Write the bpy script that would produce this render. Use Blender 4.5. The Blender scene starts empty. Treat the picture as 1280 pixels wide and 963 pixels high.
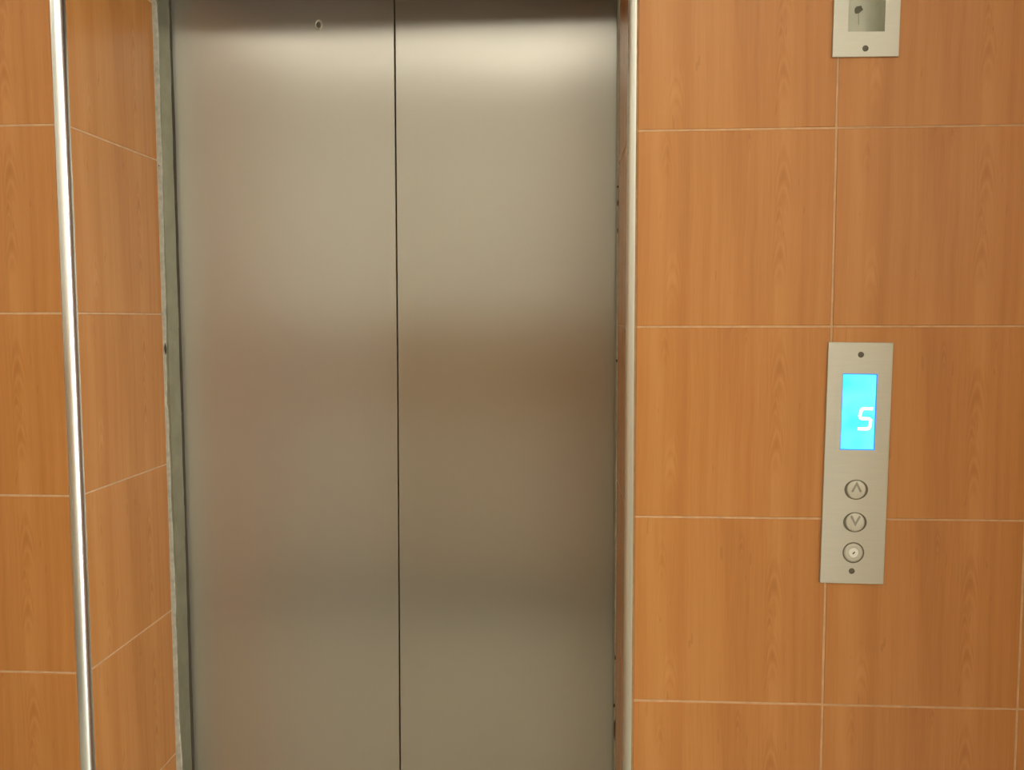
import bpy, bmesh, math, random
from mathutils import Matrix, Vector
C = bpy.context.scene
COL = C.collection
random.seed(7)
FZ = 1.5                       # height of the camera's eye level reference above the floor (five 0.3 m tiles)

# ------------------------------------------------------------------ camera
cd = bpy.data.cameras.new('camera'); cam = bpy.data.objects.new('camera', cd); COL.objects.link(cam)
cd.sensor_fit = 'HORIZONTAL'; cd.sensor_width = 36.0
cd.lens = 1107.8 / 1280 * 36.0
cd.clip_start = 0.02; cd.clip_end = 50
YAW, PITCH, ROLL = 0.0616, -0.07524, 0.002667
cam.matrix_world = (Matrix.Translation((-0.03135, -1.39314, FZ + 0.01399))
                    @ Matrix.Rotation(YAW, 4, 'Z') @ Matrix.Rotation(PITCH, 4, 'X') @ Matrix.Rotation(ROLL, 4, 'Y')
                    @ Matrix.Rotation(math.radians(90), 4, 'X'))
C.camera = cam

# ------------------------------------------------------------------ colour management, world, lamps
vs = C.view_settings
vs.view_transform = 'Standard'; vs.look = 'None'; vs.gamma = 1.0; vs.use_curve_mapping = False
vs.exposure = 0.18
w = bpy.data.worlds.new('world'); C.world = w; w.use_nodes = True
w.node_tree.nodes['Background'].inputs[0].default_value = (0.75, 0.85, 1.0, 1)
w.node_tree.nodes['Background'].inputs[1].default_value = 0.6

def area(name, loc, rot, sx, sy, power, color):
    l = bpy.data.lights.new(name, 'AREA'); l.shape = 'RECTANGLE'; l.size = sx; l.size_y = sy
    l.energy = power; l.color = color
    o = bpy.data.objects.new(name, l); COL.objects.link(o); o.location = loc; o.rotation_euler = rot
    return o
LAMP_X, LAMP_Y, CEIL = 0.15, -1.75, FZ + 1.25
LAMPS = [(LAMP_X, LAMP_Y, 5.4), (-1.35, -1.55, 1.6)]  # second panel is an added fill lamp for the right reveal
for lx, ly, pw in LAMPS: area('ceiling_light_glow', (lx, ly, CEIL - 0.062), (0, 0, 0), 1.1, 0.28, pw, (1.0, 0.95, 0.85))
WINDOW_GLOW = 7.8               # daylight through the frosted side window

# ------------------------------------------------------------------ helpers
def link(o, parent=None):
    COL.objects.link(o)
    if parent: o.parent = parent
    return o
def tag(o, label=None, cat=None, group=None, kind=None):
    if label: o['label'] = label
    if cat: o['category'] = cat
    if group: o['group'] = group
    if kind: o['kind'] = kind
    return o
def empty(name, loc=(0, 0, 0), parent=None):
    o = bpy.data.objects.new(name, None); o.location = loc; o.empty_display_size = 0.1
    return link(o, parent)
def mesh(name, bm, mat, parent=None, smooth=False, loc=None):
    me = bpy.data.meshes.new(name)
    bmesh.ops.recalc_face_normals(bm, faces=bm.faces[:])
    bm.to_mesh(me); bm.free()
    me.materials.append(mat)
    if smooth:
        for p in me.polygons: p.use_smooth = True
    o = bpy.data.objects.new(name, me)
    if loc: o.location = loc
    return link(o, parent)
def box(bm, x0, x1, y0, y1, z0, z1):
    r = bmesh.ops.create_cube(bm, size=1)
    for v in r['verts']:
        v.co = Vector(((x0 + x1) / 2 + v.co.x * (x1 - x0), (y0 + y1) / 2 + v.co.y * (y1 - y0), (z0 + z1) / 2 + v.co.z * (z1 - z0)))
    return r['verts']
def boxbm(*a, bevel=0, seg=2):
    bm = bmesh.new(); box(bm, *a)
    if bevel: bmesh.ops.bevel(bm, geom=bm.edges[:], offset=bevel, segments=seg, affect='EDGES')
    return bm
def extrude_poly(bm, pts, y0, y1):
    """polygon in the x-z plane, given thickness along y (y0 is the front)"""
    a = [bm.verts.new((x, y0, z)) for x, z in pts]; b = [bm.verts.new((x, y1, z)) for x, z in pts]
    bm.faces.new(a); bm.faces.new(b[::-1])
    n = len(pts)
    for i in range(n): bm.faces.new((a[i], a[(i + 1) % n], b[(i + 1) % n], b[i]))
def lathe(bm, prof, cx, cz, n=40, sxz=(1, 1)):
    """profile of (radius, y) turned round an axis along y"""
    rings = []
    for r, y in prof:
        if r < 1e-6: rings.append([bm.verts.new((cx, y, cz))])
        else: rings.append([bm.verts.new((cx + sxz[0] * r * math.cos(2 * math.pi * i / n), y, cz + sxz[1] * r * math.sin(2 * math.pi * i / n))) for i in range(n)])
    for a, b in zip(rings, rings[1:]):
        for i in range(n):
            j = (i + 1) % n
            if len(a) == 1 and len(b) == 1: continue
            if len(a) == 1: bm.faces.new((a[0], b[i], b[j]))
            elif len(b) == 1: bm.faces.new((a[i], a[j], b[0]))
            else: bm.faces.new((a[i], a[j], b[j], b[i]))

# ------------------------------------------------------------------ materials
class NT:
    def __init__(s, name):
        s.m = bpy.data.materials.new(name); s.m.use_nodes = True; s.t = s.m.node_tree
        s.p = s.t.nodes['Principled BSDF']
    def n(s, typ, **kw):
        x = s.t.nodes.new(typ)
        for k, v in kw.items():
            if k.startswith('i_'):
                key = k[2:]; key = int(key) if key.isdigit() else key
                x.inputs[key].default_value = v
            else: setattr(x, k, v)
        return x
    def l(s, a, b): s.t.links.new(a, b)
    def math(s, op, a, b=None, c=None):
        x = s.n('ShaderNodeMath', operation=op)
        for i, v in enumerate((a, b, c)):
            if v is None: continue
            if hasattr(v, 'is_linked') or hasattr(v, 'links'): s.l(v, x.inputs[i])
            else: x.inputs[i].default_value = v
        return x.outputs[0]
    def mapping(s, src, scale, loc=(0, 0, 0)):
        x = s.n('ShaderNodeMapping'); x.inputs['Scale'].default_value = scale; x.inputs['Location'].default_value = loc
        s.l(src, x.inputs['Vector']); return x.outputs[0]
    def noise(s, vec, scale, detail=2, rough=.5, dist=0):
        x = s.n('ShaderNodeTexNoise'); x.inputs['Scale'].default_value = scale; x.inputs['Detail'].default_value = detail
        x.inputs['Roughness'].default_value = rough; x.inputs['Distortion'].default_value = dist
        s.l(vec, x.inputs['Vector']); return x.outputs['Fac']
    def ramp(s, fac, stops):
        x = s.n('ShaderNodeValToRGB'); e = x.color_ramp.elements
        while len(e) > 1: e.remove(e[-1])
        e[0].position = stops[0][0]; e[0].color = (*stops[0][1], 1)
        for p, c in stops[1:]:
            k = e.new(p); k.color = (*c, 1)
        s.l(fac, x.inputs[0]); return x.outputs[0]
    def mix(s, fac, a, b, mode='MIX'):
        x = s.n('ShaderNodeMix', data_type='RGBA', blend_type=mode)
        for v, k in ((fac, 0), (a, 6), (b, 7)):
            if hasattr(v, 'links'): s.l(v, x.inputs[k])
            else: x.inputs[k].default_value = v if k == 0 else (*v, 1)
        return x.outputs[2]
    def bump(s, h, strength, dist):
        x = s.n('ShaderNodeBump'); x.inputs['Strength'].default_value = strength; x.inputs['Distance'].default_value = dist
        s.l(h, x.inputs['Height']); s.l(x.outputs[0], s.p.inputs['Normal'])

def simple(name, col, rough=.5, metal=0, var=.08, scale=30, bump=0):
    k = NT(name); tc = k.n('ShaderNodeTexCoord').outputs['Object']
    f = k.noise(tc, scale, 3)
    c = k.ramp(f, [(.3, tuple(v * (1 - var) for v in col)), (.7, tuple(min(1, v * (1 + var)) for v in col))])
    k.l(c, k.p.inputs['Base Color']); k.p.inputs['Roughness'].default_value = rough; k.p.inputs['Metallic'].default_value = metal
    if bump: k.bump(f, .4, bump)
    return k.m

def wood_tile(name, axis, gain=1.0):
    """glazed ceramic tile printed with upright orange-brown wood grain; axis = index of the sideways axis"""
    k = NT(name); tc = k.n('ShaderNodeTexCoord').outputs['Object']
    oi = k.n('ShaderNodeObjectInfo').outputs['Random']
    sep = k.n('ShaderNodeSeparateXYZ'); k.l(tc, sep.inputs[0])
    u = sep.outputs[axis]; z = sep.outputs[2]
    # each tile: the same kind of print, shifted a little
    r1 = k.math('MULTIPLY', oi, 7.0)
    comb = k.n('ShaderNodeCombineXYZ'); k.l(u, comb.inputs[0]); k.l(z, comb.inputs[2])
    k.l(k.math('MULTIPLY', k.math('FLOOR', k.math('MULTIPLY', oi, 3.0)), 0.7), comb.inputs[1])
    v = comb.outputs[0]
    warp = k.noise(k.mapping(v, (3, 1, 3)), 1.0, 2)
    uw = k.math('ADD', u, k.math('MULTIPLY', k.math('SUBTRACT', warp, .5), 0.012))
    comb2 = k.n('ShaderNodeCombineXYZ'); k.l(uw, comb2.inputs[0]); k.l(k.math('MULTIPLY', oi, 0.2), comb2.inputs[1]); k.l(z, comb2.inputs[2])
    v2 = comb2.outputs[0]
    broad = k.noise(k.mapping(v2, (21, 1, .8)), 1.0, 2, .5)
    streak = k.noise(k.mapping(v2, (75, 1, 1.6)), 1.0, 2, .5)
    fine = k.noise(k.mapping(v2, (330, 1, 12)), 1.0, 2, .6)
    def figure(cx, cz, wx, hz, freq, amp):
        """nested long pointed ellipses of a flat-sawn board"""
        du = k.math('MULTIPLY', k.math('SUBTRACT', uw, cx), 1 / wx)
        zz = k.math('MULTIPLY', k.math('ADD', k.math('SUBTRACT', z, cz), k.math('MULTIPLY', k.math('SUBTRACT', oi, .5), .10)), 1 / hz)
        rr = k.math('SQRT', k.math('ADD', k.math('MULTIPLY', du, du), k.math('MULTIPLY', zz, zz)))
        rings = k.math('SINE', k.math('MULTIPLY', k.math('ADD', rr, k.math('MULTIPLY', warp, .5)), freq))
        fall = k.math('MAXIMUM', k.math('SUBTRACT', 1.0, rr), 0)
        return k.math('MULTIPLY', k.math('MULTIPLY', rings, fall), amp)
    fig = None
    for q in ((.072, .062, .011, .040, .26), (.070, -.055, .010, .036, .24), (.066, .004, .006, .022, .18), (-.092, -.085, .011, .034, -.20), (-.105, .10, .008, .03, .14), (.02, .125, .005, .02, .16)):
        du = k.math('MULTIPLY', k.math('SUBTRACT', uw, q[0]), 1 / q[2])
        zz = k.math('MULTIPLY', k.math('ADD', k.math('SUBTRACT', z, q[1]), k.math('MULTIPLY', k.math('SUBTRACT', oi, .5), .05)), 1 / q[3])
        d2 = k.math('ADD', k.math('MULTIPLY', du, du), zz)          # parabolic arches
        arch = k.math('ABSOLUTE', k.math('SINE', k.math('MULTIPLY', k.math('ADD', d2, k.math('MULTIPLY', warp, .8)), 3.4)))
        fall = k.math('EXPONENT', k.math('MULTIPLY', k.math('ADD', k.math('MULTIPLY', du, du), k.math('MULTIPLY', zz, zz)), -.9))
        f1 = k.math('MULTIPLY', k.math('MULTIPLY', arch, fall), q[4])
        fig = f1 if fig is None else k.math('ADD', fig, f1)
    t = k.math('ADD', k.math('MULTIPLY', k.math('SUBTRACT', broad, .5), .80), k.math('MULTIPLY', k.math('SUBTRACT', streak, .5), .34))
    t = k.math('ADD', t, k.math('MULTIPLY', k.math('SUBTRACT', fine, .5), .22))
    t = k.math('SUBTRACT', t, fig)
    t = k.math('ADD', t, .5)
    g = gain
    c = k.ramp(t, [(.1, (.33 * g, .115 * g, .025 * g)), (.45, (.50 * g, .200 * g, .049 * g)), (.6, (.55 * g, .235 * g, .064 * g)), (.9, (.63 * g, .295 * g, .095 * g))])
    # sparse short dark flecks of the grain
    fl = k.noise(k.mapping(v2, (130, 2, 22), (3, 1, 5)), 1.0, 1)
    c = k.mix(k.math('MULTIPLY', k.math('GREATER_THAN', fl, .74), .22), c, (.26, .085, .02))
    k.l(c, k.p.inputs['Base Color'])
    k.p.inputs['Roughness'].default_value = .34 if axis == 0 else .27
    k.p.inputs['Specular IOR Level'].default_value = .4
    wav = k.noise(k.mapping(tc, (6, 6, 6)), 1.0, 1)
    k.bump(wav, .15, .01)
    return k.m
M = {}
M['tile_x'] = wood_tile('wood_print_tile_facing', 0)
M['tile_y'] = wood_tile('wood_print_tile_reveal', 1)
M['grout'] = simple('tile_grout', (.61, .37, .195), .85, 0, .12, 60)
M['putty'] = simple('grey_putty', (.50, .49, .40), .8, 0, .18, 90, .002)
M['frame'] = simple('grey_green_frame_paint', (.36, .355, .265), .45, .8, .10, 25)
M['dark'] = simple('black_gap', (.02, .016, .012), .9)
M['dirt_gap'] = simple('dark_dirt_and_gap', (.07, .055, .035), .9)  # dirt of the chips; also the shade strip at the left jamb
M['plaster'] = simple('white_wall_paint', (.80, .78, .70), .8, 0, .02, 4)
M['ceiling'] = simple('white_ceiling_paint', (.84, .82, .76), .85, 0, .02, 4)
M['skirt'] = simple('dark_grey_skirting', (.09, .09, .085), .5, 0, .05, 10)
M['floor'] = None

def steel(name, col, rough, aniso, grain=(900, 900, 6), bumpd=.00006, warp=0, var=.05, tang=True, metal=1.0):
    k = NT(name); tc = k.n('ShaderNodeTexCoord').outputs['Object']
    f = k.noise(k.mapping(tc, grain), 1.0, 2)
    b = k.noise(k.mapping(tc, (5, 5, 3)), 1.0, 3)
    t = k.math('ADD', k.math('MULTIPLY', f, .5), k.math('MULTIPLY', b, .5))
    c = k.ramp(t, [(.3, tuple(v * (1 - var) for v in col)), (.7, tuple(v * (1 + var) for v in col))])
    k.l(c, k.p.inputs['Base Color']); k.p.inputs['Metallic'].default_value = metal
    k.p.inputs['Roughness'].default_value = rough
    k.p.inputs['Anisotropic'].default_value = aniso
    if tang:
        tn = k.n('ShaderNodeTangent', direction_type='UV_MAP'); tn.uv_map = 'UVMap'
        k.l(tn.outputs[0], k.p.inputs['Tangent'])
    if warp:
        wv = k.noise(k.mapping(tc, (1.6, 1, 1.1)), 1.0, 1)
        k.bump(wv, 1.0, warp)
    return k.m
M['door'] = steel('brushed_steel_door', (.53, .51, .445), .31, .92, warp=.008, var=.012, metal=.8)
M['plate'] = steel('brushed_steel_plate', (.60, .59, .505), .60, 0, grain=(20, 20, 500), tang=False, var=.04)
M['button'] = steel('button_steel', (.64, .63, .54), .62, 0, tang=False)
M['hole_shade'] = simple('dull_grey_hole', (.19, .18, .13), .8)
M['barrel'] = simple('nickel_lock_barrel', (.80, .79, .72), .45, .2, .03)
M['soffit'] = simple('shade_dark_board', (.10, .035, .018), .6, 0, .2, 8)
M['glyph'] = simple('engraved_grey', (.33, .31, .245), .7)
M['ring'] = simple('dark_ring_gap', (.14, .125, .085), .6, .3)
M['screw'] = simple('dark_screw_steel', (.12, .105, .07), .6, .1)
M['chrome'] = steel('polished_aluminium_trim', (.84, .87, .86), .25, 0, grain=(40, 40, 3), tang=False, warp=.004, var=.03)
M['alu'] = steel('satin_aluminium_trim', (.86, .875, .80), .42, 0, grain=(40, 40, 3), tang=False, warp=.003, var=.03)
M['recess'] = simple('recess_grey_metal', (.62, .62, .51), .55, .25, .06, 40)

def emis(name, col, s, grad=None):
    k = NT(name); k.p.inputs['Base Color'].default_value = (*col, 1)
    k.p.inputs['Roughness'].default_value = .25
    k.p.inputs['Emission Color'].default_value = (*col, 1); k.p.inputs['Emission Strength'].default_value = s
    if grad:
        tc = k.n('ShaderNodeTexCoord').outputs['Object']; f = k.noise(tc, 22, 1)
        c = k.ramp(f, [(.35, col), (.65, grad)]); k.l(c, k.p.inputs['Emission Color'])
    return k.m
M['screen'] = emis('cyan_backlight', (.04, .72, 1.0), 1.15, (.14, .88, 1.0))
M['screen_edge'] = emis('blue_screen_edge', (.02, .22, .85), .75)
M['digit'] = emis('white_digit', (.85, .97, 1.0), 1.6)
M['lamp'] = emis('lamp_diffuser', (1.0, .95, .85), 1.5)
M['pane'] = emis('frosted_daylight_pane', (.95, 1.0, .98), WINDOW_GLOW)

def floor_mat():
    k = NT('grey_terrazzo_floor'); tc = k.n('ShaderNodeTexCoord').outputs['Object']
    br = k.n('ShaderNodeTexBrick'); br.offset = 0; br.inputs['Scale'].default_value = 1
    br.inputs['Brick Width'].default_value = .4; br.inputs['Row Height'].default_value = .4; br.inputs['Mortar Size'].default_value = .003
    br.inputs['Color1'].default_value = (.55, .53, .44, 1); br.inputs['Color2'].default_value = (.52, .50, .41, 1); br.inputs['Mortar'].default_value = (.2, .18, .15, 1)
    k.l(tc, br.inputs['Vector']); f = k.noise(tc, 120, 2)
    c = k.mix(.25, br.outputs[0], k.ramp(f, [(.35, (.42, .40, .33)), (.65, (.66, .63, .53))]))
    k.l(c, k.p.inputs['Base Color']); k.p.inputs['Roughness'].default_value = .35
    return k.m
M['floor'] = floor_mat()
def dado_mat():
    """the lobby's other walls: the same wood-print tiles up to eye level, far out of the picture"""
    k = NT('wood_print_dado'); tc = k.n('ShaderNodeTexCoord').outputs['Object']
    f = k.noise(k.mapping(tc, (16, 16, .9)), 1.0, 3)
    sep = k.n('ShaderNodeSeparateXYZ'); k.l(tc, sep.inputs[0])
    g = k.math('LESS_THAN', k.math('FRACT', k.math('DIVIDE', sep.outputs[2], .3)), .012)
    c = k.ramp(f, [(.3, (.36, .23, .12)), (.7, (.46, .31, .17))])
    c = k.mix(k.math('LESS_THAN', sep.outputs[2], 1.0), c, (.56, .48, .37))
    k.l(k.mix(g, c, (.66, .40, .21)), k.p.inputs['Base Color']); k.p.inputs['Roughness'].default_value = .42
    return k.m
M['dado'] = dado_mat()

# ------------------------------------------------------------------ the opening (all x, y in metres; z measured from eye level, + FZ)
XL, XR = -0.8305, 0.0665            # tiled reveals
D = 0.325                           # depth of the reveals, where the steel frame starts
YD = 0.385                          # face of the sliding doors
SOF = 0.70                          # underside of the lintel
FLX, FRX = -2.0, 2.1                # lobby side walls
BACK = -2.35                        # lobby back wall
GR0 = .0010                         # how far the joints lie behind the tile faces
TH = .008                           # tile thickness
CT = CEIL - FZ
GR = .0032                          # joint width
LOFF = 0.024                        # rows left of the doors sit this much higher

tile_cache = {}
def tile_mesh(w_, h_, facing):
    key = (round(w_, 4), round(h_, 4), facing)
    if key not in tile_cache:
        bm = bmesh.new()
        a, b, c, e = w_ / 2, h_ / 2, TH, .0009
        outer0 = [(-a, -b), (a, -b), (a, b), (-a, b)]
        inner = [(-a + e, -b + e), (a - e, -b + e), (a - e, b - e), (-a + e, b - e)]
        L = [[(x, 0, z) for x, z in outer0], [(x, -c + e, z) for x, z in outer0], [(x, -c, z) for x, z in inner]]
        R_ = [[bm.verts.new(p) for p in l_] for l_ in L]
        for p, q in zip(R_, R_[1:]):
            for i in range(4): bm.faces.new((p[i], p[(i + 1) % 4], q[(i + 1) % 4], q[i]))
        bm.faces.new(R_[2]); bm.faces.new(R_[0][::-1])
        bmesh.ops.recalc_face_normals(bm, faces=bm.faces[:])
        if facing == 'L': bmesh.ops.rotate(bm, verts=bm.verts[:], matrix=Matrix.Rotation(math.pi / 2, 3, 'Z'))      # front towards +x
        if facing == 'R': bmesh.ops.rotate(bm, verts=bm.verts[:], matrix=Matrix.Rotation(-math.pi / 2, 3, 'Z'))     # front towards -x
        if facing == 'D': bmesh.ops.rotate(bm, verts=bm.verts[:], matrix=Matrix.Rotation(math.pi / 2, 3, 'X'))      # front downwards
        me = bpy.data.meshes.new('tile'); bm.to_mesh(me); bm.free()
        me.materials.append(M['tile_x'] if facing in 'FD' else M['tile_y'])
        tile_cache[key] = me
    return tile_cache[key]
def put_tile(parent, c, w_, h_, facing):
    if w_ < .012 or h_ < .012: return
    o = bpy.data.objects.new('tile', tile_mesh(w_, h_, facing)); o.location = c
    o.parent = parent; COL.objects.link(o)
def spans(lo, hi, origin, step=.3):
    k = math.floor((lo - origin) / step + 1e-6); out = []
    while origin + k * step < hi - 1e-6:
        a, b = max(lo, origin + k * step), min(hi, origin + (k + 1) * step)
        out.append((a + GR / 2, b - GR / 2)); k += 1
    return out
def tile_front(parent, x0, x1, z0, z1, ox, oz, ysurf=0):
    for a, b in spans(x0, x1, ox):
        for c, d in spans(z0, z1, oz):
            jy = random.uniform(-.0004, .0004)
            put_tile(parent, ((a + b) / 2, ysurf + TH + jy, (c + d) / 2 + FZ), b - a, d - c, 'F')

# pocket cut in the wall (and in one tile) behind the upper plate
PX0, PX1, PZ0, PZ1, PD = .3850, .4436, .4365, .5900, .047
TRX, TLX = .0744, -.8467            # where the corner trims end on the front faces
def prism(bm, pts, z0, z1):
    a = [bm.verts.new((x, y, z0)) for x, y in pts]; b = [bm.verts.new((x, y, z1)) for x, y in pts]
    bm.faces.new(a[::-1]); bm.faces.new(b)
    for i in range(len(pts)): j = (i + 1) % len(pts); bm.faces.new((a[i], a[j], b[j], b[i]))
bm = bmesh.new()
Y1 = D
prism(bm, [(XR + GR0, Y1), (XR + GR0, .0122), (XR + .0118, GR0), (PX0, GR0), (PX0, Y1)], 0, CEIL); box(bm, PX1, FRX + .12, GR0, Y1, 0, CEIL)
box(bm, PX0, PX1, GR0, Y1, 0, FZ + PZ0); box(bm, PX0, PX1, GR0, Y1, FZ + PZ1, CEIL); box(bm, PX0, PX1, PD + .002, Y1, FZ + PZ0, FZ + PZ1)
wr = mesh('wall_front_right', bm, M['grout']); tag(wr, 'orange wood-print tiled wall right of the elevator doors, carrying both steel plates', 'wall', kind='structure')
bm = bmesh.new(); prism(bm, [(FLX - .12, GR0), (XL - .0172, GR0), (XL - GR0, .0162), (XL - GR0, Y1), (FLX - .12, Y1)], 0, CEIL)
wl = mesh('wall_front_left', bm, M['grout']); tag(wl, 'orange wood-print tiled wall and deep reveal left of the elevator doors', 'wall', kind='structure')
wt = mesh('wall_front_top', boxbm(XL - GR0, XR + GR0, GR0, Y1, SOF + GR0 + FZ, CEIL), M['grout']); tag(wt, 'tiled lintel above the elevator doors', 'wall', kind='structure')

for a, b in spans(TRX, FRX, .3756):
    for c, d in spans(-1.5, CT, 0):
        if a < PX0 < b and c < PZ0 < d:                    # the tile cut out round the pocket
            bm = bmesh.new(); cx, cz = (a + b) / 2, (c + d) / 2
            for q in ((a, PX0, c, d), (PX1, b, c, d), (PX0, PX1, c, PZ0), (PX0, PX1, PZ1, d)):
                box(bm, q[0] - cx, q[1] - cx, -TH, 0, q[2] - cz, q[3] - cz)
            mesh('tile', bm, M['tile_x'], wr, loc=(cx, TH, cz + FZ))
        else:
            put_tile(wr, ((a + b) / 2, TH + random.uniform(-.0003, .0003), (c + d) / 2 + FZ), b - a, d - c, 'F')
for a, b in spans(FLX, TLX, TLX):
    for c, d in spans(-1.5, CT, LOFF):
        put_tile(wl, ((a + b) / 2, TH + random.uniform(-.0003, .0003), (c + d) / 2 + FZ), b - a, d - c, 'F')
for a, b in spans(TLX, TRX, TRX):
    for c, d in spans(SOF + .014, CT, 0):
        put_tile(wt, ((a + b) / 2, TH, (c + d) / 2 + FZ), b - a, d - c, 'F')
for c, d in spans(-1.5, SOF, LOFF): put_tile(wl, (XL - TH, (.016 + D - .004) / 2, (c + d) / 2 + FZ), D - .020, d - c, 'L')
for c, d in spans(-1.5, SOF, 0): put_tile(wr, (XR + TH, (.013 + D - .004) / 2, (c + d) / 2 + FZ), D - .017, d - c, 'R')
mesh('soffit_shade_board', boxbm(XL + .0025, XR - .0025, .001, D - .002, SOF + FZ, SOF + .0021 + FZ), M['soffit'], wt)  # invented board, coloured dark to deepen the shaded band mirrored in the doors

# ------------------------------------------------------------------ the rest of the lobby
fl = mesh('floor', boxbm(FLX - .12, FRX + .12, BACK - .12, .6, -.1, 0), M['floor']); tag(fl, 'grey speckled lobby floor', 'floor', kind='structure')
ce = mesh('ceiling', boxbm(FLX - .12, FRX + .12, BACK - .12, .6, CEIL, CEIL + .1), M['ceiling']); tag(ce, 'white painted lobby ceiling', 'ceiling', kind='structure')
def painted_wall(name, x0, x1, y0, y1, nx, ny, label):
    w_ = tag(mesh(name, boxbm(x0, x1, y0, y1, 0, CEIL), M['plaster']), label, 'wall', kind='structure')
    t = .008
    if nx: a = (x1, x1 + t, y0, y1) if nx > 0 else (x0 - t, x0, y0, y1)
    else: a = (x0, x1, y1, y1 + t)
    mesh('dado', boxbm(*a, .16, 1.5), M['dado'], w_); 
    b = (a[0] - (.004 if nx < 0 else 0), a[1] + (.004 if nx > 0 else 0), a[2], a[3] + (.004 if ny else 0))
    mesh('skirting', boxbm(*b, 0, .16), M['skirt'], w_)
painted_wall('wall_left', FLX - .12, FLX, BACK, 0, 1, 0, 'lobby side wall left of the elevator wall')
WY0, WY1, WZ0, WZ1 = -1.98, -.88, .14, 2.52
bm = bmesh.new(); box(bm, FRX, FRX + .12, BACK, WY0, 0, CEIL); box(bm, FRX, FRX + .12, WY1, 0, 0, CEIL)
box(bm, FRX, FRX + .12, WY0, WY1, 0, WZ0); box(bm, FRX, FRX + .12, WY0, WY1, WZ1, CEIL)
tag(mesh('wall_right', bm, M['plaster']), 'white lobby side wall around the tall window', 'wall', kind='structure')
wn = empty('window_1', (FRX + .05, (WY0 + WY1) / 2, WZ0)); tag(wn, 'tall white framed window in the lobby side wall', 'window', kind='structure')
hw, hh = (WY1 - WY0) / 2, WZ1 - WZ0
bm = bmesh.new(); f_ = .045
for q in ((-hw, -hw + f_, 0, hh), (hw - f_, hw, 0, hh), (-f_ / 2, f_ / 2, f_, hh - f_), (-hw + f_, hw - f_, 0, f_), (-hw + f_, hw - f_, hh - f_, hh)):
    box(bm, -.02, .03, q[0], q[1], q[2], q[3])
mesh('window_frame', bm, M['ceiling'], wn)
mesh('frosted_pane', boxbm(.0, .008, -hw + f_, hw - f_, f_, hh - f_), M['pane'], wn)
# added unseen tiled pier, shading the wall right of the call panel
PRX, PRY = .93, -.54
pr = mesh('wall_shade_pier', boxbm(PRX + GR0, PRX + .42, PRY + GR0, .0, 0, CEIL), M['grout']); tag(pr, 'added tiled pier out of view, shading the wall right of the call panel', 'wall', kind='structure')
for c, d in spans(-1.5, CT, 0):
    for a, b in spans(PRY, -.004, PRY): put_tile(pr, (PRX + TH, (a + b) / 2, (c + d) / 2 + FZ), b - a, d - c, 'R')
    for a, b in spans(PRX, PRX + .42, PRX): put_tile(pr, ((a + b) / 2, PRY + TH, (c + d) / 2 + FZ), b - a, d - c, 'F')
painted_wall('wall_back', FLX, FRX, BACK - .12, BACK, 0, 1, 'lobby wall facing the elevator, tiled below and white above')
sh = mesh('wall_shaft', boxbm(-1.5, .75, .455, .5, -.05, CEIL), M['dark']); tag(sh, 'dark elevator shaft behind the doors', 'wall', kind='structure')

# ------------------------------------------------------------------ steel frame round the doors
fr = empty('trim_3', (-.38, D + .025, 0)); tag(fr, 'grey-green painted steel frame at the back of the recess, around both doors', 'door frame', kind='structure')
o3 = Vector(fr.location)
def jag(n, amp):                     # slowly wandering offsets with a few small chips
    v = 0; out = []
    for i in range(n):
        v = v * .8 + random.uniform(-amp, amp); out.append(v - (random.uniform(1, 2) * amp if random.random() < .08 else 0))
    return out
def strip(name, xa, xb, y0, y1, mat, parent, ampa, ampb, n=110, z0=-1.5, z1=SOF, sgn=1, off=Vector((0, 0, 0))):
    bm = bmesh.new(); ja, jb = jag(n + 1, ampa), jag(n + 1, ampb)
    A, B, A2, B2 = [], [], [], []
    for i in range(n + 1):
        z = z0 + (z1 - z0) * i / n + FZ
        fa = xa(z - FZ) if callable(xa) else xa; fb = xb(z - FZ) if callable(xb) else xb
        A.append(bm.verts.new((fa + ja[i] - off.x, y0 - off.y, z))); B.append(bm.verts.new((fb + jb[i] - off.x, y0 - off.y, z)))
        A2.append(bm.verts.new((fa + ja[i] - off.x, y1 - off.y, z))); B2.append(bm.verts.new((fb + jb[i] - off.x, y1 - off.y, z)))
    for i in range(n):
        bm.faces.new((A[i], B[i], B[i + 1], A[i + 1])); bm.faces.new((A2[i + 1], B2[i + 1], B2[i], A2[i]))
        bm.faces.new((A[i + 1], A2[i + 1], A2[i], A[i])); bm.faces.new((B[i], B2[i], B2[i + 1], B[i + 1]))
    bm.faces.new((A[0], A2[0], B2[0], B[0])); bm.faces.new((A[-1], B[-1], B2[-1], A2[-1]))
    return mesh(name, bm, mat, parent)
JL, JR, YJ = -.8215, .0640, .3745
strip('jamb', -.93, JL, D, YJ, M['frame'], fr, 0, .0002, off=o3)
strip('jamb', JR, .17, D, YJ, M['frame'], fr, .0002, 0, off=o3)
strip('gap_shade_strip', JL - .004, JL + .0004, YJ - .001, YD - .0006, M['dirt_gap'], fr, 0, .0003, off=o3)  # strip coloured dark to imitate the shade between left jamb and door
mesh('head_rail', boxbm(-.93 - o3.x, .17 - o3.x, D - o3.y, YJ - o3.y, SOF - .008 + FZ, SOF + .1 + FZ), M['frame'], fr)
def lerp(pts):
    def f(z):
        for (z0, a), (z1, b) in zip(pts, pts[1:]):
            if z0 <= z <= z1: return a + (b - a) * (z - z0) / (z1 - z0)
        return pts[0][1] if z < pts[0][0] else pts[-1][1]
    return f
pl = strip('putty_bead', XL - .003, lerp([(-1, -.8195), (-.86, -.8205), (-.80, -.8235), (-.5, -.8243), (-.12, -.8262), (.05, -.8255), (.26, -.8228), (.6, -.8225), (.64, -.8245)]), D - .006, D, M['putty'], fr, .0002, .0007, 160, off=o3)
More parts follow.
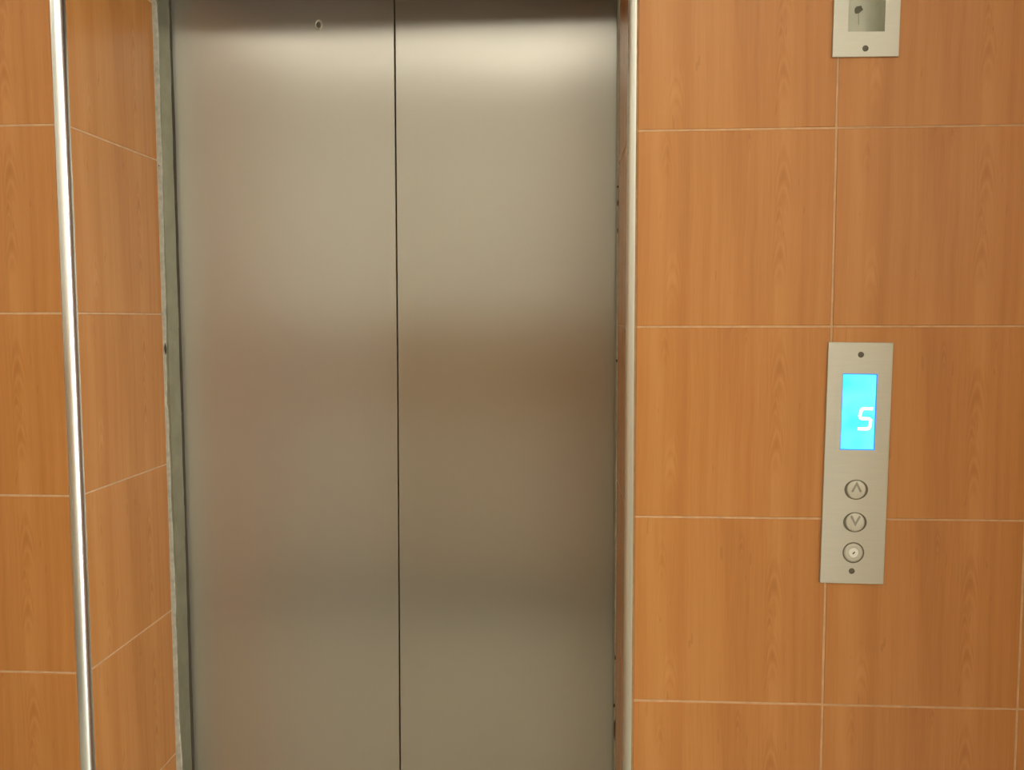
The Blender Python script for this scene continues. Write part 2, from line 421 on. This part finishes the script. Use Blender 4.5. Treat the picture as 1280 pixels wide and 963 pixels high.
pl['label'] = 'uneven pale putty bead'
strip('putty_bead', lerp([(-1.5, .0650), (0, .0650), (.7, .0655)]), XR + .003, D - .005, D, M['putty'], fr, .0004, .0002, 160, off=o3)
# dark chips where the frame meets the doors, photographed on the right side and one on each jamb
def chip(x, y, z, w_, h_, parent, off, th=.0012):
    bm = bmesh.new(); n = 9
    pts = [(x - off.x + w_ * random.uniform(.7, 1.1) * math.cos(6.283 * i / n), z + FZ - off.z + h_ * random.uniform(.7, 1.1) * math.sin(6.283 * i / n)) for i in range(n)]
    extrude_poly(bm, pts, y - off.y - th, y - off.y + .0005)
    return mesh('paint_chip', bm, M['dirt_gap'], parent)
for x, z, w_, h_ in ((.0655, .262, .0028, .0022), (.0653, .232, .0012, .0075), (.0652, .180, .0010, .006), (.0650, -.068, .0018, .0035), (.0655, -.655, .0012, .006), (.0642, -.752, .0022, .004), (.0650, -.80, .0012, .022), (-.8255, -.045, .0018, .011), (-.8262, .313, .0012, .0014)):
    chip(x, D - .0055, z, w_, h_, fr, o3)

# ------------------------------------------------------------------ corner trims
def quarter_trim(name, cx, cy, r, a0, a1, mat, label, amp, seed):
    rnd = random.Random(seed)
    bm = bmesh.new(); n, k = 66, 10; rows = []
    kx, ky = [0] * (n + 1), [0] * (n + 1); vx = 0; vr = 0; rs = []
    for i in range(n + 1):
        vx = vx * .7 + rnd.uniform(-amp, amp); vr = vr * .6 + rnd.uniform(-amp, amp) * .6; kx[i] = vx; rs.append(vr)
    for i in range(n + 1):
        z = CEIL * i / n; row = []
        for j in range(k + 1):
            a = a0 + (a1 - a0) * j / k
            rr = r + rs[i]
            row.append(bm.verts.new((cx + kx[i] * .5 + rr * math.cos(a), cy + rr * math.sin(a), z)))
        back = [bm.verts.new(row[0].co), bm.verts.new(row[-1].co), bm.verts.new((cx, cy, z))]
        rows.append((row, back))
    for (p, pb), (q, qb) in zip(rows, rows[1:]):
        for j in range(k): f = bm.faces.new((p[j], p[j + 1], q[j + 1], q[j])); f.smooth = True
        bm.faces.new((pb[1], pb[2], qb[2], qb[1])); bm.faces.new((pb[2], pb[0], qb[0], qb[2]))
    for f in bm.faces:                                   # face outwards
        c = f.calc_center_median(); f.normal_update()
        if f.smooth and f.normal.dot(Vector((c.x - cx, c.y - cy, 0))) < 0: f.normal_flip()
    me = bpy.data.meshes.new(name); bm.to_mesh(me); bm.free(); me.materials.append(mat)
    o = link(bpy.data.objects.new(name, me))
    tag(o, label, 'corner trim', kind='structure'); return o
pi = math.pi
quarter_trim('trim_1', TLX + .0002, .0158, .0166, -pi / 2, 0, M['chrome'], 'shiny polished metal corner trim left of the doors', .00022, 3)
quarter_trim('trim_2', TRX - .0002, .0118, .0126, -pi, -pi / 2, M['alu'], 'dull whitish metal corner trim right of the doors', .00022, 5)

# ------------------------------------------------------------------ door leaves
def seam_x(z): return -.3732 + .0036 * z if z > -.1 else -.3732 + .0062 * z + .00026
def leaf(name, xa, xb, label, side):
    bm = bmesh.new(); zt, zb = .78, -1.495
    zs = [zb, -.1, zt]
    fa = (lambda z: xa) if side < 0 else (lambda z: seam_x(z) + .0012)
    fb = (lambda z: seam_x(z) - .0012) if side < 0 else (lambda z: xb)
    e = .0010
    prof = lambda z: [(fa(z), YD + .03), (fa(z), YD + e), (fa(z) + e, YD), (fb(z) - e, YD), (fb(z), YD + e), (fb(z), YD + .03)]
    rows = [[bm.verts.new((x, y, z + FZ)) for x, y in prof(z)] for z in zs]
    for p, q in zip(rows, rows[1:]):
        for i in range(6): bm.faces.new((p[i], p[(i + 1) % 6], q[(i + 1) % 6], q[i]))
    bm.faces.new(rows[0][::-1]); bm.faces.new(rows[-1])
    uv = bm.loops.layers.uv.new('UVMap')
    for f in bm.faces:
        for l_ in f.loops: l_[uv].uv = (l_.vert.co.x, l_.vert.co.z)
    o = mesh(name, bm, M['door']); tag(o, label, 'elevator door', kind='structure'); return o
dl = leaf('door_1', -.90, 0, 'left brushed steel sliding leaf of the elevator door, with release keyhole', -1)
dr = leaf('door_2', 0, .14, 'right brushed steel sliding leaf of the elevator door', 1)
kx, kz = -.5234, .5951
bm = bmesh.new(); lathe(bm, [(.0080, YD - .0002), (.0077, YD - .0012), (.0066, YD - .0016), (.0050, YD - .0010), (.0045, YD - .0002)], kx, kz + FZ, 32, (1, 1.35))
kr = mesh('keyhole_ring', bm, M['button'], dl, smooth=True); kr['label'] = 'small worn ring of the release keyhole'
bm = bmesh.new(); lathe(bm, [(0, YD - .0006), (.0042, YD - .0006), (.0043, YD + .001)], kx, kz + FZ, 24, (1, 1.3)); mesh('keyhole', bm, M['ring'], kr)
sill = mesh('door_sill', boxbm(-.93, .17, YD - .02, .45, -.02, .003), M['frame']); tag(sill, 'metal threshold under the elevator doors', 'threshold', kind='structure')

# ------------------------------------------------------------------ plates
def plate_with_hole(w_, h_, t, hx0, hx1, hz0, hz1, bev=.0006):
    bm = bmesh.new()
    def ring(y, g, gh):
        o_ = [(-w_ / 2 + g, -h_ / 2 + g), (w_ / 2 - g, -h_ / 2 + g), (w_ / 2 - g, h_ / 2 - g), (-w_ / 2 + g, h_ / 2 - g)]
        i_ = [(hx0 - gh, hz0 - gh), (hx1 + gh, hz0 - gh), (hx1 + gh, hz1 + gh), (hx0 - gh, hz1 + gh)]
        return [bm.verts.new((x, y, z)) for x, z in o_], [bm.verts.new((x, y, z)) for x, z in i_]
    fo, fi = ring(-t, bev, 0); mo, _ = ring(-t + bev, 0, 0)
    for v in _: bm.verts.remove(v)
    bo, bi = ring(0, 0, 0)
    for i in range(4):
        j = (i + 1) % 4
        bm.faces.new((fo[i], fo[j], fi[j], fi[i])); bm.faces.new((mo[i], mo[j], fo[j], fo[i])); bm.faces.new((bo[i], bo[j], mo[j], mo[i]))
        bm.faces.new((fi[i], fi[j], bi[j], bi[i])); bm.faces.new((bi[i], bi[j], bo[j], bo[i]))
    return bm
def screw(parent, x, z, y, r=.0047):
    bm = bmesh.new(); lathe(bm, [(0, y - .0004), (r * .88, y - .0004), (r, y + .0001), (r, y + .0025)], x, z, 24)
    return mesh('screw', bm, M['screw'], parent, smooth=True)

# call panel
cp = empty('call_panel', (.4168, -.0003, FZ - .2131)); cp.rotation_euler = (0, .0118, 0)
tag(cp, 'tall steel elevator call panel with lit blue floor display, two arrow buttons and key switch', 'call panel')
T2 = .0036
SX0, SX1, SZ0, SZ1 = -.0257, .0268, .0222, .1406
mesh('face_plate', plate_with_hole(.0977, .3775, T2, SX0, SX1, SZ0, SZ1), M['plate'], cp)
dsp = mesh('display', boxbm(SX0 + .0012, SX1 - .0016, -T2 + .0008, -.0002, SZ0 + .0014, SZ1 - .0014), M['screen'], cp); dsp['label'] = 'glowing cyan display reading 5'
bmr = plate_with_hole(SX1 - SX0, SZ1 - SZ0, .0030, SX0 + .0012 - (SX0 + SX1) / 2, SX1 - .0018 - (SX0 + SX1) / 2, -(SZ1 - SZ0) / 2 + .0016, (SZ1 - SZ0) / 2 - .0016, .0002)
mesh('display_rim', bmr, M['screen_edge'], dsp, loc=((SX0 + SX1) / 2, -.0003, (SZ0 + SZ1) / 2))
def ribbon(pts, w_, y0, y1):
    bm = bmesh.new(); L, R_ = [], []
    for i, p in enumerate(pts):
        a = Vector(pts[max(i - 1, 0)]); b = Vector(pts[min(i + 1, len(pts) - 1)]); p = Vector(p)
        if 0 < i < len(pts) - 1:
            d1 = (p - a).normalized(); d2 = (b - p).normalized(); d = (d1 + d2).normalized(); s_ = 1 / max(.5, d.dot(d1))
        else: d = (b - a).normalized(); s_ = 1
        nrm = Vector((-d.y, d.x)) * w_ / 2 * s_
        L.append(p + nrm); R_.append(p - nrm)
    for i in range(len(pts) - 1):
        q = [L[i], L[i + 1], R_[i + 1], R_[i]]
        extrude_poly(bm, [(v.x, v.y) for v in q], y0, y1)
    return bm
dg = ribbon([(.0218, .0868), (.0078, .0868), (.0048, .0850), (.0026, .0755), (.0032, .0727), (.0056, .0714), (.0165, .0712), (.0192, .0690), (.0186, .0600), (.0168, .0566), (.0140, .0554), (.0002, .0553)], .0044, -T2 + .0003, -T2 + .001)
mesh('digit', dg, M['digit'], dsp)
def call_button(x, z, up):
    bm = bmesh.new(); lathe(bm, [(0, -T2 - .0001), (.0180, -T2 - .0001), (.0184, -T2 + .0004)], x, z, 40, (1, .87))
    b = mesh('button_ring', bm, M['ring'], cp); b['label'] = 'dark oval gap around the %s button' % ('up' if up else 'down')
    bm = bmesh.new(); lathe(bm, [(0, -T2 - .0022), (.0125, -T2 - .0021), (.0141, -T2 - .0016), (.0147, -T2 - .0006), (.0147, -T2)], x, z, 40)
    c = mesh('button', bm, M['button'], b, smooth=True)
    s_ = 1 if up else -1
    y = -T2 - .00235
    zc = z + (.0035 if up else .0037)
    g = ribbon([(x - .0066, zc - s_ * .0066), (x, zc + s_ * .0066), (x + .0066, zc - s_ * .0066)], .0034, y, y + .0006)
    mesh('arrow', g, M['glyph'], b)['label'] = 'engraved %s arrowhead' % ('up' if up else 'down')
call_button(.0013, -.0398, True); call_button(.0013, -.0911, False)
bm = bmesh.new(); lathe(bm, [(0, -T2 - .0001), (.0166, -T2 - .0001), (.0168, -T2 + .0004)], .0007, -.1393, 40); ks = mesh('key_switch', bm, M['ring'], cp)
bm = bmesh.new(); lathe(bm, [(.0075, -T2 - .0006), (.0090, -T2 - .0012), (.0130, -T2 - .0012), (.0148, -T2 - .0004), (.0148, -T2)], .0007, -.1393, 40); mesh('bezel', bm, M['plate'], ks, smooth=True)
bm = bmesh.new(); lathe(bm, [(0, -T2 - .0020), (.0072, -T2 - .0020), (.0080, -T2 - .0014), (.0080, -T2)], .0007, -.1393, 32); mesh('lock_barrel', bm, M['barrel'], ks)
g = ribbon([(.0007 - .0015, -.1393 - .0016), (.0007 + .0016, -.1393 + .0018)], .0017, -T2 - .0023, -T2 - .0018); mesh('key_slot', g, M['dirt_gap'], ks)
screw(cp, .0006, .1699, -T2); screw(cp, -.0007, -.1686, -T2)

# upper plate with an empty window over a recessed box
UH = .224
up = empty('steel_wall_plate', (.4153, -.0003, FZ + .4029 + UH / 2)); up.rotation_euler = (0, .009, 0)
tag(up, 'steel plate with empty rectangular window and recessed box, high above the call panel', 'wall plate')
hx0, hx1, hz0 = -.0272, .0266, -UH / 2 + .0365
mesh('face_plate', plate_with_hole(.0977, UH, T2, hx0, hx1, hz0, -hz0), M['plate'], up)
bm = bmesh.new(); e = .0016; q0, q1, r0, r1 = hx0 - .0005, hx1 + .0005, hz0 - .0005, -hz0 + .0005
R0 = .024; ca = [(q0, .0430)] + [(q1 - R0 + R0 * math.sin(t * pi / 20), .0430 - R0 + R0 * math.cos(t * pi / 20)) for t in range(11)] + [(q1, .0001)]
for (xa, ya), (xb, yb) in zip(ca, ca[1:]):            # back sheet bending forward into the right side
    f = [bm.verts.new(p) for p in ((xa, ya, r0), (xb, yb, r0), (xb, yb, r1), (xa, ya, r1))]; bm.faces.new(f)
bmesh.ops.remove_doubles(bm, verts=bm.verts[:], dist=1e-5)
for f in bm.faces: f.smooth = True
box(bm, q0 - e, q0, .0001, .0430, r0, r1); box(bm, q0 - e, q1, .0001, .0430, r0 - e, r0); box(bm, q0 - e, q1, .0001, .0430, r1, r1 + e)
rb = mesh('recessed_box', bm, M['recess'], up)
bm = bmesh.new(); n = 11; rnd = random.Random(2)
bx, bz = .0018, -.0280
extrude_poly(bm, [(bx + .0066 * rnd.uniform(.75, 1.15) * math.cos(6.283 * i / n) + .001 * math.sin(6.283 * i / n), bz + .0062 * rnd.uniform(.75, 1.15) * math.sin(6.283 * i / n)) for i in range(n)], .0424, .0431)
kn = mesh('knockout_hole', bm, M['hole_shade'], rb)  # flat grey patch standing in for the dark inside of the hole
extrude = ribbon([(bx, bz - .006), (bx + .0008, bz - .022)], .0009, .0426, .0431); mesh('score_line', extrude, M['glyph'], rb)
screw(up, -.0006, -UH / 2 + .0122, -T2); screw(up, -.0006, UH / 2 - .0122, -T2)

# ------------------------------------------------------------------ ceiling lamp and added fill panel
for (lx, ly, pw), lab in zip(LAMPS, ('white fluorescent panel on the lobby ceiling straight behind the viewer', 'added fill light panel on the lobby ceiling near its left wall')):
    cl = empty('ceiling_light', (lx, ly, CEIL)); tag(cl, lab, 'ceiling light')
    mesh('housing', boxbm(-.62, .62, -.18, .18, -.035, 0, bevel=.004), M['ceiling'], cl)
    mesh('diffuser', boxbm(-.6, .6, -.16, .16, -.055, -.035, bevel=.006), M['lamp'], cl)
